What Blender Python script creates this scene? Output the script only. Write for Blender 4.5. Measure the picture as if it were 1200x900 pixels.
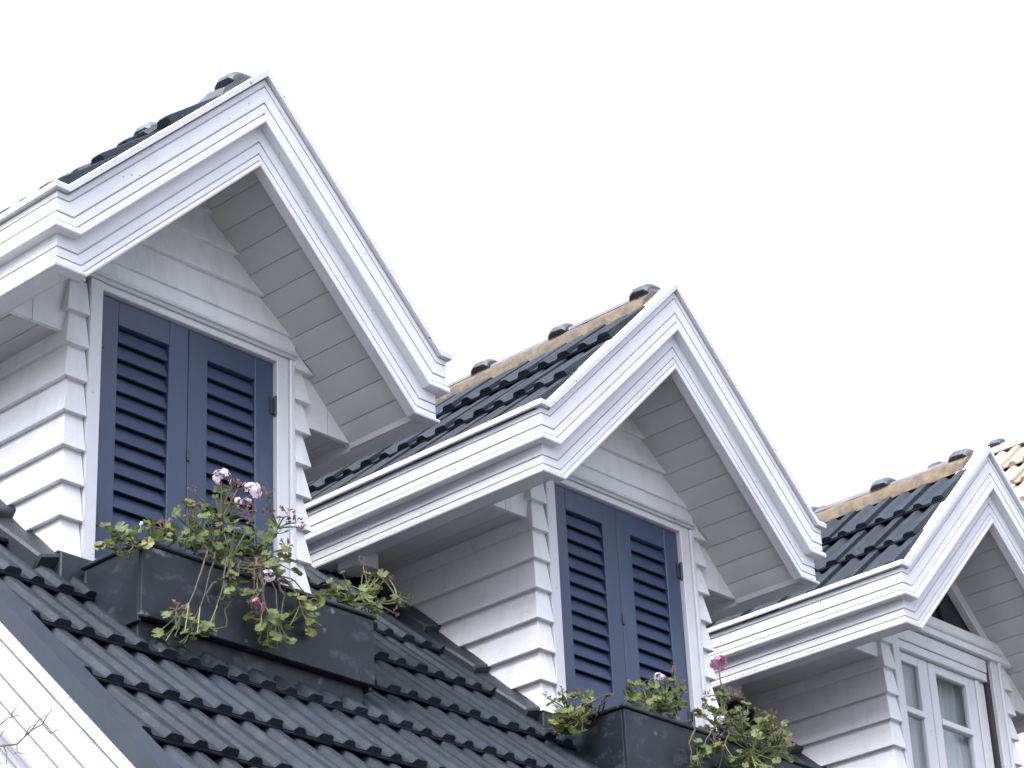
import bpy, bmesh, math, random
from mathutils import Vector, Matrix, Euler
R = math.radians
random.seed(7)
for o in list(bpy.data.objects): bpy.data.objects.remove(o)
SC = bpy.context.scene
COL = SC.collection
K = 0.75            # the house is laid out in units of 0.75 m, brought to metres at the end

# ------------------------------------------------------------------ camera
cam_d = bpy.data.cameras.new('camera'); cam = bpy.data.objects.new('camera', cam_d); COL.objects.link(cam)
cam.location = (-6.6518, -7.3837, -6.6992)
cam.rotation_euler = (2.037, 0.0451, -0.8199)
cam_d.sensor_width = 36.0; cam_d.lens = 36.0 * 2917.2 / 1200.0
cam_d.clip_start = 0.1; cam_d.clip_end = 2000.0
SC.camera = cam
# ------------------------------------------------------------------ sky and sun (low sun behind the house)
SUN_EL, SUN_AZ = R(60.0), R(-104.0)          # azimuth from +Y towards +X
W = bpy.data.worlds.new('World'); SC.world = W; W.use_nodes = True
nt = W.node_tree; nt.nodes.clear()
wo = nt.nodes.new('ShaderNodeOutputWorld'); bg = nt.nodes.new('ShaderNodeBackground'); sk = nt.nodes.new('ShaderNodeTexSky')
sk.sky_type = 'NISHITA'; sk.sun_disc = False; sk.sun_elevation = SUN_EL; sk.sun_rotation = SUN_AZ
sk.altitude = 0; sk.air_density = 1.0; sk.dust_density = 6.0; sk.ozone_density = 1.0
bg.inputs['Strength'].default_value = 0.15
hs = nt.nodes.new('ShaderNodeHueSaturation'); hs.inputs['Saturation'].default_value = 0.36          # thin high haze: paler than a clear sky
wb = nt.nodes.new('ShaderNodeMix'); wb.data_type = 'RGBA'; wb.blend_type = 'MULTIPLY'; wb.inputs[0].default_value = 1.0; wb.inputs[7].default_value = (0.965, 0.972, 1.05, 1)
nt.links.new(sk.outputs[0], hs.inputs['Color']); nt.links.new(hs.outputs[0], wb.inputs[6]); nt.links.new(wb.outputs[2], bg.inputs[0]); nt.links.new(bg.outputs[0], wo.inputs[0])
sun_d = bpy.data.lights.new('sun', 'SUN'); sun = bpy.data.objects.new('sun', sun_d); COL.objects.link(sun)
sun_d.energy = 0.5; sun_d.angle = R(60.0); sun_d.color = (0.98, 0.985, 1.0)
sdir = Vector((math.sin(SUN_AZ) * math.cos(SUN_EL), math.cos(SUN_AZ) * math.cos(SUN_EL), math.sin(SUN_EL)))
sun.rotation_euler = sdir.to_track_quat('Z', 'Y').to_euler(); sun.location = (0, 20, 12)
vs = SC.view_settings
vs.view_transform = 'Standard'; vs.look = 'None'; vs.gamma = 1.0; vs.use_curve_mapping = False
vs.exposure = 1.82
SC.cycles.max_bounces = 8; SC.cycles.diffuse_bounces = 6

# ------------------------------------------------------------------ materials
MATS = {}
def mat(name, col, rough=0.5, vary=0.04, noise=0.12, nscale=6.0, stretch=(1, 1, 1), dirt=None, dirt_amt=0.0, dirt_scale=3.0, dirt_lo=0.5, dirt_hi=0.7,
        bump=0.0, bscale=40.0, bstretch=(1, 1, 1), spec=0.5, speck=None, speck_scale=60, speck_lo=0.70, speck_hi=0.74, metallic=0.0, rvar=0.0, sub=0.0, trans=0.0):
    m = bpy.data.materials.new(name); m.use_nodes = True; MATS[name] = m
    n = m.node_tree.nodes; l = m.node_tree.links; n.clear()
    out = n.new('ShaderNodeOutputMaterial'); b = n.new('ShaderNodeBsdfPrincipled'); l.new(b.outputs[0], out.inputs[0])
    b.inputs['Roughness'].default_value = rough; b.inputs['Metallic'].default_value = metallic
    b.inputs['Specular IOR Level'].default_value = spec
    tc = n.new('ShaderNodeTexCoord'); oi = n.new('ShaderNodeObjectInfo')
    off = n.new('ShaderNodeVectorMath'); off.operation = 'SCALE'; off.inputs[0].default_value = (31, 17, 23)
    l.new(oi.outputs['Random'], off.inputs['Scale'])
    add = n.new('ShaderNodeVectorMath'); add.operation = 'ADD'; l.new(tc.outputs['Object'], add.inputs[0]); l.new(off.outputs[0], add.inputs[1])
    def tex(scale, st, detail=5, rgh=0.6):
        mp = n.new('ShaderNodeMapping'); mp.inputs['Scale'].default_value = st; l.new(add.outputs[0], mp.inputs[0])
        t = n.new('ShaderNodeTexNoise'); t.inputs['Scale'].default_value = scale / K; t.inputs['Detail'].default_value = detail; t.inputs['Roughness'].default_value = rgh
        l.new(mp.outputs[0], t.inputs['Vector']); return t
    def ramp(src, lo, hi):
        r = n.new('ShaderNodeMapRange'); r.inputs[1].default_value = lo; r.inputs[2].default_value = hi; l.new(src, r.inputs[0]); return r.outputs[0]
    def mixc(fac, a, bcol, blend='MIX'):
        x = n.new('ShaderNodeMix'); x.data_type = 'RGBA'; x.blend_type = blend
        if isinstance(fac, float): x.inputs[0].default_value = fac
        else: l.new(fac, x.inputs[0])
        for s, v in ((6, a), (7, bcol)):
            if isinstance(v, tuple): x.inputs[s].default_value = (*v, 1)
            else: l.new(v, x.inputs[s])
        return x.outputs[2]
    t1 = tex(nscale, stretch)
    fac = n.new('ShaderNodeMath'); fac.operation = 'MULTIPLY_ADD'; l.new(ramp(t1.outputs[0], 0.3, 0.7), fac.inputs[0]); fac.inputs[1].default_value = 2 * noise; fac.inputs[2].default_value = 1 - noise
    rv = n.new('ShaderNodeMath'); rv.operation = 'MULTIPLY_ADD'; l.new(oi.outputs['Random'], rv.inputs[0]); rv.inputs[1].default_value = 2 * vary; rv.inputs[2].default_value = 1 - vary
    mu = n.new('ShaderNodeMath'); mu.operation = 'MULTIPLY'; l.new(fac.outputs[0], mu.inputs[0]); l.new(rv.outputs[0], mu.inputs[1])
    sc_ = n.new('ShaderNodeVectorMath'); sc_.operation = 'SCALE'; sc_.inputs[0].default_value = col; l.new(mu.outputs[0], sc_.inputs['Scale'])
    c = sc_.outputs[0]
    if dirt:
        td = tex(dirt_scale, stretch, 7, 0.65)
        f = n.new('ShaderNodeMath'); f.operation = 'MULTIPLY'; l.new(ramp(td.outputs[0], dirt_lo, dirt_hi), f.inputs[0]); f.inputs[1].default_value = dirt_amt
        c = mixc(f.outputs[0], c, dirt)
    if speck:
        ts = tex(speck_scale, (1, 1, 1), 3, 0.5); c = mixc(ramp(ts.outputs[0], speck_lo, speck_hi), c, speck)
    l.new(c, b.inputs['Base Color'])
    if rvar:
        tr = tex(nscale * 2.3, stretch); q = n.new('ShaderNodeMath'); q.operation = 'MULTIPLY_ADD'; l.new(tr.outputs[0], q.inputs[0]); q.inputs[1].default_value = 2 * rvar; q.inputs[2].default_value = rough - rvar
        l.new(q.outputs[0], b.inputs['Roughness'])
    if bump:
        tb = tex(bscale, bstretch, 4); bp = n.new('ShaderNodeBump'); bp.inputs['Strength'].default_value = bump; bp.inputs['Distance'].default_value = 0.004
        l.new(tb.outputs[0], bp.inputs['Height']); l.new(bp.outputs[0], b.inputs['Normal'])
    if trans:
        tl = n.new('ShaderNodeBsdfTranslucent'); l.new(c, tl.inputs[0]); ms = n.new('ShaderNodeMixShader'); ms.inputs[0].default_value = trans
        l.new(b.outputs[0], ms.inputs[1]); l.new(tl.outputs[0], ms.inputs[2]); l.new(ms.outputs[0], out.inputs[0])
    return m
GREY_DIRT = (0.42, 0.43, 0.42)
mat('white_paint', (0.60, 0.612, 0.645), 0.42, 0.025, 0.03, 5, (1, 1, 0.5), GREY_DIRT, 0.42, 3.4, 0.50, 0.78, bump=0.35, bscale=30, speck=(0.24, 0.24, 0.24), speck_scale=44, speck_lo=0.705, speck_hi=0.75)
mat('white_siding', (0.70, 0.71, 0.735), 0.5, 0.04, 0.035, 4, (2.2, 2.2, 0.35), (0.44, 0.45, 0.43), 0.50, 5.0, 0.50, 0.80, bump=0.4, bscale=24, bstretch=(.5, .5, 2.5))
mat('weathered_shaded_paint', (0.44, 0.45, 0.49), 0.6, 0.03, 0.06, 14, (4, .35, .35), (0.33, 0.34, 0.36), 0.55, 9.0, 0.47, 0.75, bump=0.6, bscale=30, bstretch=(4, .3, .3), speck=(0.16, 0.16, 0.16), speck_scale=40, speck_lo=0.69, speck_hi=0.74)  # grained, weathered paint; base darkened further to stand in for shade on the verge
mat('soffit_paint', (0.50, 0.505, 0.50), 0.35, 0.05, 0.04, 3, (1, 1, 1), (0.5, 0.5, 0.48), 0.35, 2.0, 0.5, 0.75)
mat('cap_metal', (0.58, 0.59, 0.615), 0.45, 0.03, 0.05, 9, (1, 1, 1), (0.28, 0.26, 0.22), 0.55, 9, 0.58, 0.72, speck=(0.16, 0.16, 0.16), speck_scale=42, speck_lo=0.69, speck_hi=0.72)
mat('shutter_blue', (0.034, 0.054, 0.106), 0.42, 0.05, 0.07, 5, (1, 1, 0.4), (0.10, 0.12, 0.15), 0.3, 5, 0.55, 0.75, bump=0.15, bscale=50)
mat('slate_tile', (0.011, 0.018, 0.027), 0.62, 0.28, 0.30, 7, (1, 1, 1), (0.050, 0.056, 0.060), 0.45, 9, 0.52, 0.75, bump=0.45, bscale=45, rvar=0.14, spec=0.24, speck=(0.12, 0.13, 0.115), speck_scale=70, speck_lo=0.70, speck_hi=0.77)
mat('tan_tile', (0.32, 0.255, 0.195), 0.7, 0.16, 0.25, 8, (1, 1, 1), (0.50, 0.42, 0.33), 0.5, 6, 0.45, 0.7, bump=0.4, bscale=50)  # far roof tiles: warm direct sun is put into this tan
mat('ridge_tile', (0.055, 0.062, 0.078), 0.45, 0.2, 0.25, 9, (1, 1, 1), (0.20, 0.20, 0.21), 0.55, 7, 0.5, 0.7, bump=0.4, bscale=50)
mat('ridge_cap', (0.12, 0.12, 0.145), 0.55, 0.15, 0.25, 9, (1, 1, 1), (0.22, 0.20, 0.19), 0.5, 7, 0.5, 0.7, bump=0.4, bscale=50)
mat('pale_cap', (0.42, 0.37, 0.36), 0.7, 0.12, 0.2, 9, bump=0.4, bscale=50)  # far ridge caps, paled as if sunlit
mat('lichen_mortar', (0.115, 0.088, 0.055), 0.9, 0.12, 0.40, 14, (1, 1, 1), (0.075, 0.07, 0.066), 0.85, 11, 0.44, 0.60, bump=1.0, bscale=50, speck=(0.15, 0.108, 0.050), speck_scale=24, speck_lo=0.56, speck_hi=0.66)
mat('planter_metal', (0.016, 0.021, 0.028), 0.40, 0.05, 0.25, 4, (1, 1, 1.6), (0.10, 0.12, 0.145), 0.55, 5.5, 0.54, 0.70, bump=0.35, bscale=9, rvar=0.16, spec=0.25, speck=(0.20, 0.23, 0.27), speck_scale=9, speck_lo=0.665, speck_hi=0.78)
mat('verge_metal', (0.012, 0.020, 0.032), 0.5, 0.05, 0.10, 5, (1, 1, 1), (0.03, 0.03, 0.04), 0.5, 6, 0.5, 0.7)
mat('lead_flashing', (0.018, 0.024, 0.032), 0.5, 0.15, 0.3, 8, bump=0.4, bscale=30)
mat('hinge_metal', (0.035, 0.042, 0.055), 0.4, 0.05, 0.2, 20)
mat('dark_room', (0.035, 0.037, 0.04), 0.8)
mat('soil', (0.03, 0.022, 0.015), 0.95, bump=0.8, bscale=80)
mat('curtain_cloth', (0.76, 0.76, 0.76), 0.9, 0.05, 0.06, 10, (1, 1, 0.2), trans=0.3)
mat('leaf_green', (0.090, 0.128, 0.030), 0.5, 0.40, 0.2, 20, dirt=(0.20, 0.17, 0.05), dirt_amt=0.6, dirt_scale=8, trans=0.35)
mat('leaf_yellow', (0.19, 0.20, 0.05), 0.5, 0.25, 0.2, 20, trans=0.35)
mat('stem_green', (0.11, 0.13, 0.05), 0.6, 0.2, 0.2, 20)
mat('stem_woody', (0.085, 0.065, 0.048), 0.8, 0.2, 0.3, 30)
mat('petal_pale', (0.86, 0.74, 0.83), 0.6, 0.08, 0.08, 30, trans=0.3)
mat('petal_pink', (0.62, 0.24, 0.42), 0.6, 0.12, 0.1, 30, trans=0.3)
mat('petal_dry', (0.26, 0.16, 0.12), 0.8, 0.35, 0.3, 40, dirt=(0.36, 0.26, 0.16), dirt_amt=0.7, dirt_scale=20, trans=0.2)
mat('bark', (0.13, 0.11, 0.10), 0.9, 0.1, 0.3, 30)
mat('ground_paving', (0.105, 0.105, 0.10), 0.9, 0, 0.15, 1.5, bump=0.3)
mat('brick_wall', (0.55, 0.54, 0.52), 0.8, 0.05, 0.08, 4)
g = bpy.data.materials.new('window_glass'); g.use_nodes = True; MATS['window_glass'] = g
gn = g.node_tree.nodes; gl = g.node_tree.links; gn.clear()
go = gn.new('ShaderNodeOutputMaterial'); gm = gn.new('ShaderNodeMixShader'); gt = gn.new('ShaderNodeBsdfTransparent'); gg = gn.new('ShaderNodeBsdfGlossy'); gf = gn.new('ShaderNodeLayerWeight'); gp = gn.new('ShaderNodeMath'); gp.operation = 'POWER'; gp.inputs[1].default_value = 4.0; gq = gn.new('ShaderNodeMath'); gq.operation = 'MULTIPLY_ADD'; gq.inputs[1].default_value = 0.8; gq.inputs[2].default_value = 0.05
gt.inputs[0].default_value = (0.88, 0.91, 0.92, 1); gg.inputs['Roughness'].default_value = 0.02; gf.inputs[0].default_value = 0.5
gl.new(gf.outputs['Facing'], gp.inputs[0]); gl.new(gp.outputs[0], gq.inputs[0])
gl.new(gq.outputs[0], gm.inputs[0]); gl.new(gt.outputs[0], gm.inputs[1]); gl.new(gg.outputs[0], gm.inputs[2]); gl.new(gm.outputs[0], go.inputs[0])

# ------------------------------------------------------------------ helpers
CACHE = {}
class MB:
    def __init__(s): s.v = []; s.f = []
    def poly(s, pts):
        i = len(s.v); s.v += [tuple(p) for p in pts]; s.f.append(tuple(range(i, i + len(pts)))); return s
    def box(s, x0, x1, y0, y1, z0, z1):
        return s.hexa([(x0, y0, z0), (x1, y0, z0), (x1, y1, z0), (x0, y1, z0), (x0, y0, z1), (x1, y0, z1), (x1, y1, z1), (x0, y1, z1)])
    def hexa(s, p):
        i = len(s.v); s.v += [tuple(q) for q in p]
        s.f += [tuple(i + k for k in f) for f in ((0, 3, 2, 1), (4, 5, 6, 7), (0, 1, 5, 4), (1, 2, 6, 5), (2, 3, 7, 6), (3, 0, 4, 7))]; return s
    def strip(s, rings, closed=True, caps=True):
        i = len(s.v); n = len(rings[0])
        for r in rings: s.v += [tuple(p) for p in r]
        for a in range(len(rings) - 1):
            for k in range(n if closed else n - 1):
                q = (k + 1) % n; s.f.append((i + a * n + k, i + a * n + q, i + (a + 1) * n + q, i + (a + 1) * n + k))
        if caps and closed:
            s.f.append(tuple(i + k for k in range(n))); s.f.append(tuple(i + (len(rings) - 1) * n + k for k in range(n)))
        return s
    def tube(s, pts, rad, n=6):
        rings = []
        for k, p in enumerate(pts):
            p = Vector(p); a = Vector(pts[max(k - 1, 0)]); b = Vector(pts[min(k + 1, len(pts) - 1)]); d = (b - a).normalized()
            u = d.cross(Vector((0.3, 0.5, 0.81))).normalized(); w = d.cross(u)
            r = rad[k] if isinstance(rad, (list, tuple)) else rad
            rings.append([p + (u * math.cos(2 * math.pi * j / n) + w * math.sin(2 * math.pi * j / n)) * r for j in range(n)])
        return s.strip(rings)
    def mesh(s, name, m, bevel=0, ang=32, recalc=True):
        me = bpy.data.meshes.new(name); me.from_pydata(s.v, [], s.f); me.materials.append(MATS[m])
        bm = bmesh.new(); bm.from_mesh(me)
        if recalc: bmesh.ops.recalc_face_normals(bm, faces=bm.faces)
        if bevel: bmesh.ops.bevel(bm, geom=bm.edges, offset=bevel, segments=1, affect='EDGES', profile=0.7, clamp_overlap=True)
        for f in bm.faces: f.smooth = True
        bm.to_mesh(me); bm.free(); me.set_sharp_from_angle(angle=R(ang)); return me
def link(name, me, parent=None, loc=(0, 0, 0), rot=None, scale=None):
    o = bpy.data.objects.new(name, me); COL.objects.link(o); o.location = loc
    if rot is not None: o.rotation_euler = rot
    if scale is not None: o.scale = (scale,) * 3 if isinstance(scale, (int, float)) else scale
    o.parent = parent; return o
def tag(o, label=None, cat=None, group=None, kind=None):
    for k, v in (('label', label), ('category', cat), ('group', group), ('kind', kind)):
        if v: o[k] = v
    return o
def thing(name, label, cat, loc, group=None):
    o = bpy.data.objects.new(name, None); COL.objects.link(o); o.location = loc; o.empty_display_size = 0.1
    return tag(o, label, cat, group)
def shared(key, fn):
    if key not in CACHE: CACHE[key] = fn()
    return CACHE[key]

# ------------------------------------------------------------------ dimensions
TAN = 0.9815; COS = 1 / math.sqrt(1 + TAN * TAN); SIN = TAN * COS
H = 1.1125; WO = 1.1993; C = 0.7346; DC = 0.507; WALL = 0.575; SOF = 0.308; ZS = 1.431
DZ = 0.1675
OFF = [(0, 0, 0), (3.0197, -0.0164, -0.0358), (6.2130, 0.0157, -0.0260)]
MR = 0.95                                    # main roof pitch (tan)
def mroof(y, o=0.0): return -3.005 + MR * y + o
MCOS = 1 / math.sqrt(1 + MR * MR)
XL, XR = -1.43, 8.35                         # verges of the main roof
YE, YRIDGE = -2.3, 5.5
ZG = -8.85                                   # ground

# ------------------------------------------------------------------ ground
tag(link('ground', MB().poly([(-300, -300, ZG), (300, -300, ZG), (300, 300, ZG), (-300, 300, ZG)]).mesh('ground', 'ground_paving')), 'pale paved ground around the house', None, None, 'structure')

# ------------------------------------------------------------------ roof tiles
def tile_mesh(w, ln, key, material):
    """interlocking tile with two rolls; x across, y up the slope (0 = lower end), z out of the roof"""
    def fn():
        h = 0.025; t = 0.015
        pr = [(0, .000), (.17, .000), (.20, .10), (.25, .85), (.28, 1.0), (.38, 1.0), (.41, .88), (.46, .12), (.49, .0), (.66, .0), (.69, .12), (.74, .95), (.77, 1.1), (.94, 1.1), (.985, .95), (1.0, .0)]
        b = MB(); rings = []
        for y, k, dz in ((0.0, 0.93, -.001), (0.010, 1.0, 0.002), (ln, 1.0, 0.0)):
            top = [(u * w, y, t + q * h * k + dz) for u, q in pr]; bot = [(u * w, y, 0.0) for u, q in pr]
            rings.append(top + bot[::-1])
        b.strip(rings, True, False)
        n = len(pr)
        for ri in (0,):
            for k in range(n - 1): b.f.append((k, 2 * n - 1 - k, 2 * n - 2 - k, k + 1))
        b.box(.002, w - .002, -.009, -.0005, .0, .0085)      # worn lip along the lower edge
        me = b.mesh(key, material, ang=38); return me
    return shared(key, fn)
def jit(a): return random.uniform(-a, a)

# ------------------------------------------------------------------ main house
house = thing('house', 'large white house with dark tiled roof carrying the dormers', 'house', ((XL + XR) / 2, YE + 0.5, ZG))
HB = Vector(house.location)
def hpart(name, me, parent=None, loc=(0, 0, 0), rot=None):
    if parent is None: return link(name, me, house, Vector(loc) - HB, rot)
    return link(name, me, parent, loc, rot)
TO = -0.184                                   # tile bed below the flashing line
# deck with the dormer openings left out
b = MB()
xs = [XL + .02]
for ox, oy, oz in OFF: xs += [ox - .70, ox + .70]
xs.append(XR - .02)
ys = [YE, .62, 2.95, YRIDGE]
for i in range(len(xs) - 1):
    for j in range(3):
        if i % 2 == 1 and j == 1: continue
        y0, y1 = ys[j], ys[j + 1]
        b.hexa([(xs[i], y0, mroof(y0, TO - .10)), (xs[i + 1], y0, mroof(y0, TO - .10)), (xs[i + 1], y1, mroof(y1, TO - .10)), (xs[i], y1, mroof(y1, TO - .10)),
                (xs[i], y0, mroof(y0, TO - .012)), (xs[i + 1], y0, mroof(y0, TO - .012)), (xs[i + 1], y1, mroof(y1, TO - .012)), (xs[i], y1, mroof(y1, TO - .012))])
deck = hpart('main_roof', b.mesh('main_roof', 'lead_flashing'))
b = MB(); zr = mroof(YRIDGE, TO); yb = 2 * YRIDGE - YE
b.hexa([(XL, YRIDGE, zr - .1), (XR, YRIDGE, zr - .1), (XR, yb, mroof(YE, TO) - .1), (XL, yb, mroof(YE, TO) - .1), (XL, YRIDGE, zr), (XR, YRIDGE, zr), (XR, yb, mroof(YE, TO)), (XL, yb, mroof(YE, TO))])
hpart('rear_roof', b.mesh('rear_roof', 'slate_tile'))
TW, GY = 0.272, 0.345
TILT = math.atan(MR) - math.atan((GY * MR - 0.054) / GY)
TLN = GY / math.cos(math.atan((GY * MR - 0.054) / GY)) + 0.055
tme = tile_mesh(TW, TLN, 'roof_tile', 'slate_tile')
far = MB()
pitch = math.atan((GY * MR - 0.054) / GY)
tparent_off = -HB
ncol = int((XR - XL - .06) / TW)
def in_dormer(x, y):
    return any(ox - .74 < x + TW * .5 < ox + .74 and y > .42 for ox, _, _ in OFF)
for r in range(-5, 17):
    y = -0.285 + r * GY
    for c in range(-1, ncol + 6):
        x = -0.73 - 4 * TW + c * TW
        if x < XL + .005 or x + TW > XR: continue
        if in_dormer(x, y): continue
        # an odd tile sits a little high or skewed, as on the old roof
        z = mroof(y, TO + 0.054 + jit(.004)); rot = Euler((pitch + jit(.006), jit(.008), jit(.006)))
        xx = x + jit(.003)
        near = (-1.5 < x < 4.7 and -1.45 < y < 1.75)
        if near:
            o = link('roof_tile', tme, deck, (xx, y + jit(.004), z), rot)
        else:
            M = Matrix.Translation((xx, y, z)) @ rot.to_matrix().to_4x4(); i0 = len(far.v)
            far.v += [tuple(M @ v.co) for v in tme.vertices]; far.f += [tuple(i0 + k for k in p.vertices) for p in tme.polygons]
fo = link('tile_field', far.mesh('tile_field', 'slate_tile', recalc=False), deck); fo['kind'] = 'stuff'
# narrow cut tiles beside the verge
cut = shared('cut_tile', lambda: MB().box(0, .40, 0, TLN, -.004, .014).mesh('cut_tile', 'slate_tile', .004))
for r in range(-3, 10):
    y = -0.285 + r * GY; link('cut_tile', cut, deck, (XL + .012, y + .006, mroof(y, TO + .054)), (pitch, 0, 0))
# abutment flashing along the dormer cheeks, one stepped piece per course
fl = shared('abut', lambda: MB().hexa([(0, 0, -.06), (.115, 0, -.06), (.115, TLN, -.06), (0, TLN, -.06), (0, 0, .030), (.115, 0, .062), (.115, TLN, .062), (0, TLN, .030)]).mesh('cheek_flashing', 'lead_flashing', .010))
fr = shared('abutr', lambda: MB().hexa([(0, 0, -.06), (.115, 0, -.06), (.115, TLN, -.06), (0, TLN, -.06), (0, 0, .062), (.115, 0, .030), (.115, TLN, .030), (0, TLN, .062)]).mesh('cheek_flashing_r', 'lead_flashing', .010))
for ox, oy, oz in OFF:
    for r in range(2, 8):
        y = -0.285 + r * GY + .13
        for me, x in ((fl, ox - C - .085), (fr, ox + C - .03)):
            link('cheek_flashing', me, deck, (x, y, mroof(y, -.085)), (pitch, 0, jit(.01)))
    # apron strip under the dormer front
    link('apron_flashing', MB().box(ox - C + .01, ox + C - .01, DC - .01, DC + .2, mroof(.5) - .16, mroof(.5) + .012).mesh('apron_flashing', 'lead_flashing', .006), deck)

# ------------------------------------------------------------------ moulded white profile (p outward, h down)
PU = [(-.055, .0247), (-.055, .0315), (-.030, .0320), (-.030, .056), (-.041, .0563), (-.041, .0605), (-.031, .064), (-.031, .1215), (-.043, .1218), (-.043, .1265), (-.032, .131), (-.032, .164), (-.043, .1643), (-.043, .1680), (-.034, .172), (-.023, .176), (-.019, .184),
      (-.019, .199), (-.022, .2043), (-.13, .2043), (-.13, .0247)]
PLW = [(-.062, .2050), (-.062, .263), (-.074, .2633), (-.074, .2680), (-.063, .272), (-.063, .310), (-.073, .3103), (-.073, .3142), (-.063, .318), (-.062, .3385), (-.072, .3388), (-.072, .3420), (-.058, .3455), (-.050, .350), (-.048, .356), (-.051, .3641), (-.105, .3641), (-.105, .2050)]
PU = [(p if p == -.13 else p + .008, h) for p, h in PU]
# the bigger moulded barge of the main roof verge
PV = [(0, 0), (0, .044), (-.026, .0445), (-.026, .050), (-.002, .062), (-.002, .141), (-.028, .1415), (-.028, .148), (-.006, .162), (-.006, .218), (-.030, .2185), (-.030, .225), (-.004, .236), (.008, .246), (.010, .285), (.004, .300), (-.055, .301), (-.052, .368), (-.080, .3685), (-.080, .375),
      (-.054, .390), (-.052, .438), (-.078, .4385), (-.078, .445), (-.046, .456), (-.038, .464), (-.038, .500), (-.066, .505), (-.066, .511), (-.042, .520), (-.040, .575), (-.068, .5755), (-.068, .582), (-.042, .595), (-.040, .640), (-.16, .640), (-.16, 0)]
PC = [(.002, -.004), (.004, .000), (.002, .024), (-.06, .024), (-.14, .020), (-.14, -.010)]
def deep(pr): return [(-.155 if p == -.105 else p, h) for p, h in pr]
def st_eave(pr, s, y): return [(s * (WO + p), y, -(H + h)) for p, h in pr]
def st_corner(pr, s): return [(s * (WO + p), -p, -(H + h)) for p, h in pr]
def st_mitre(pr, s): return [(s * (H + h - h / COS) / TAN, -p, -(H + h)) for p, h in pr]
def st_apex(pr): return [(0, -p, -h / COS) for p, h in pr]

# ------------------------------------------------------------------ the dormers
LABELS = ['white dormer with closed blue shutters, next to the moulded verge of the main roof',
          'white dormer with closed blue shutters, standing between another shuttered dormer and the glazed one',
          'white dormer with a glazed casement window and a small triangular gable window']
BASE = Vector((0, .55, -2.6))
def soff_x(z, d=SOF): return (-z - d / COS) / TAN       # half width of the gable under the raking soffit at height z

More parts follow.
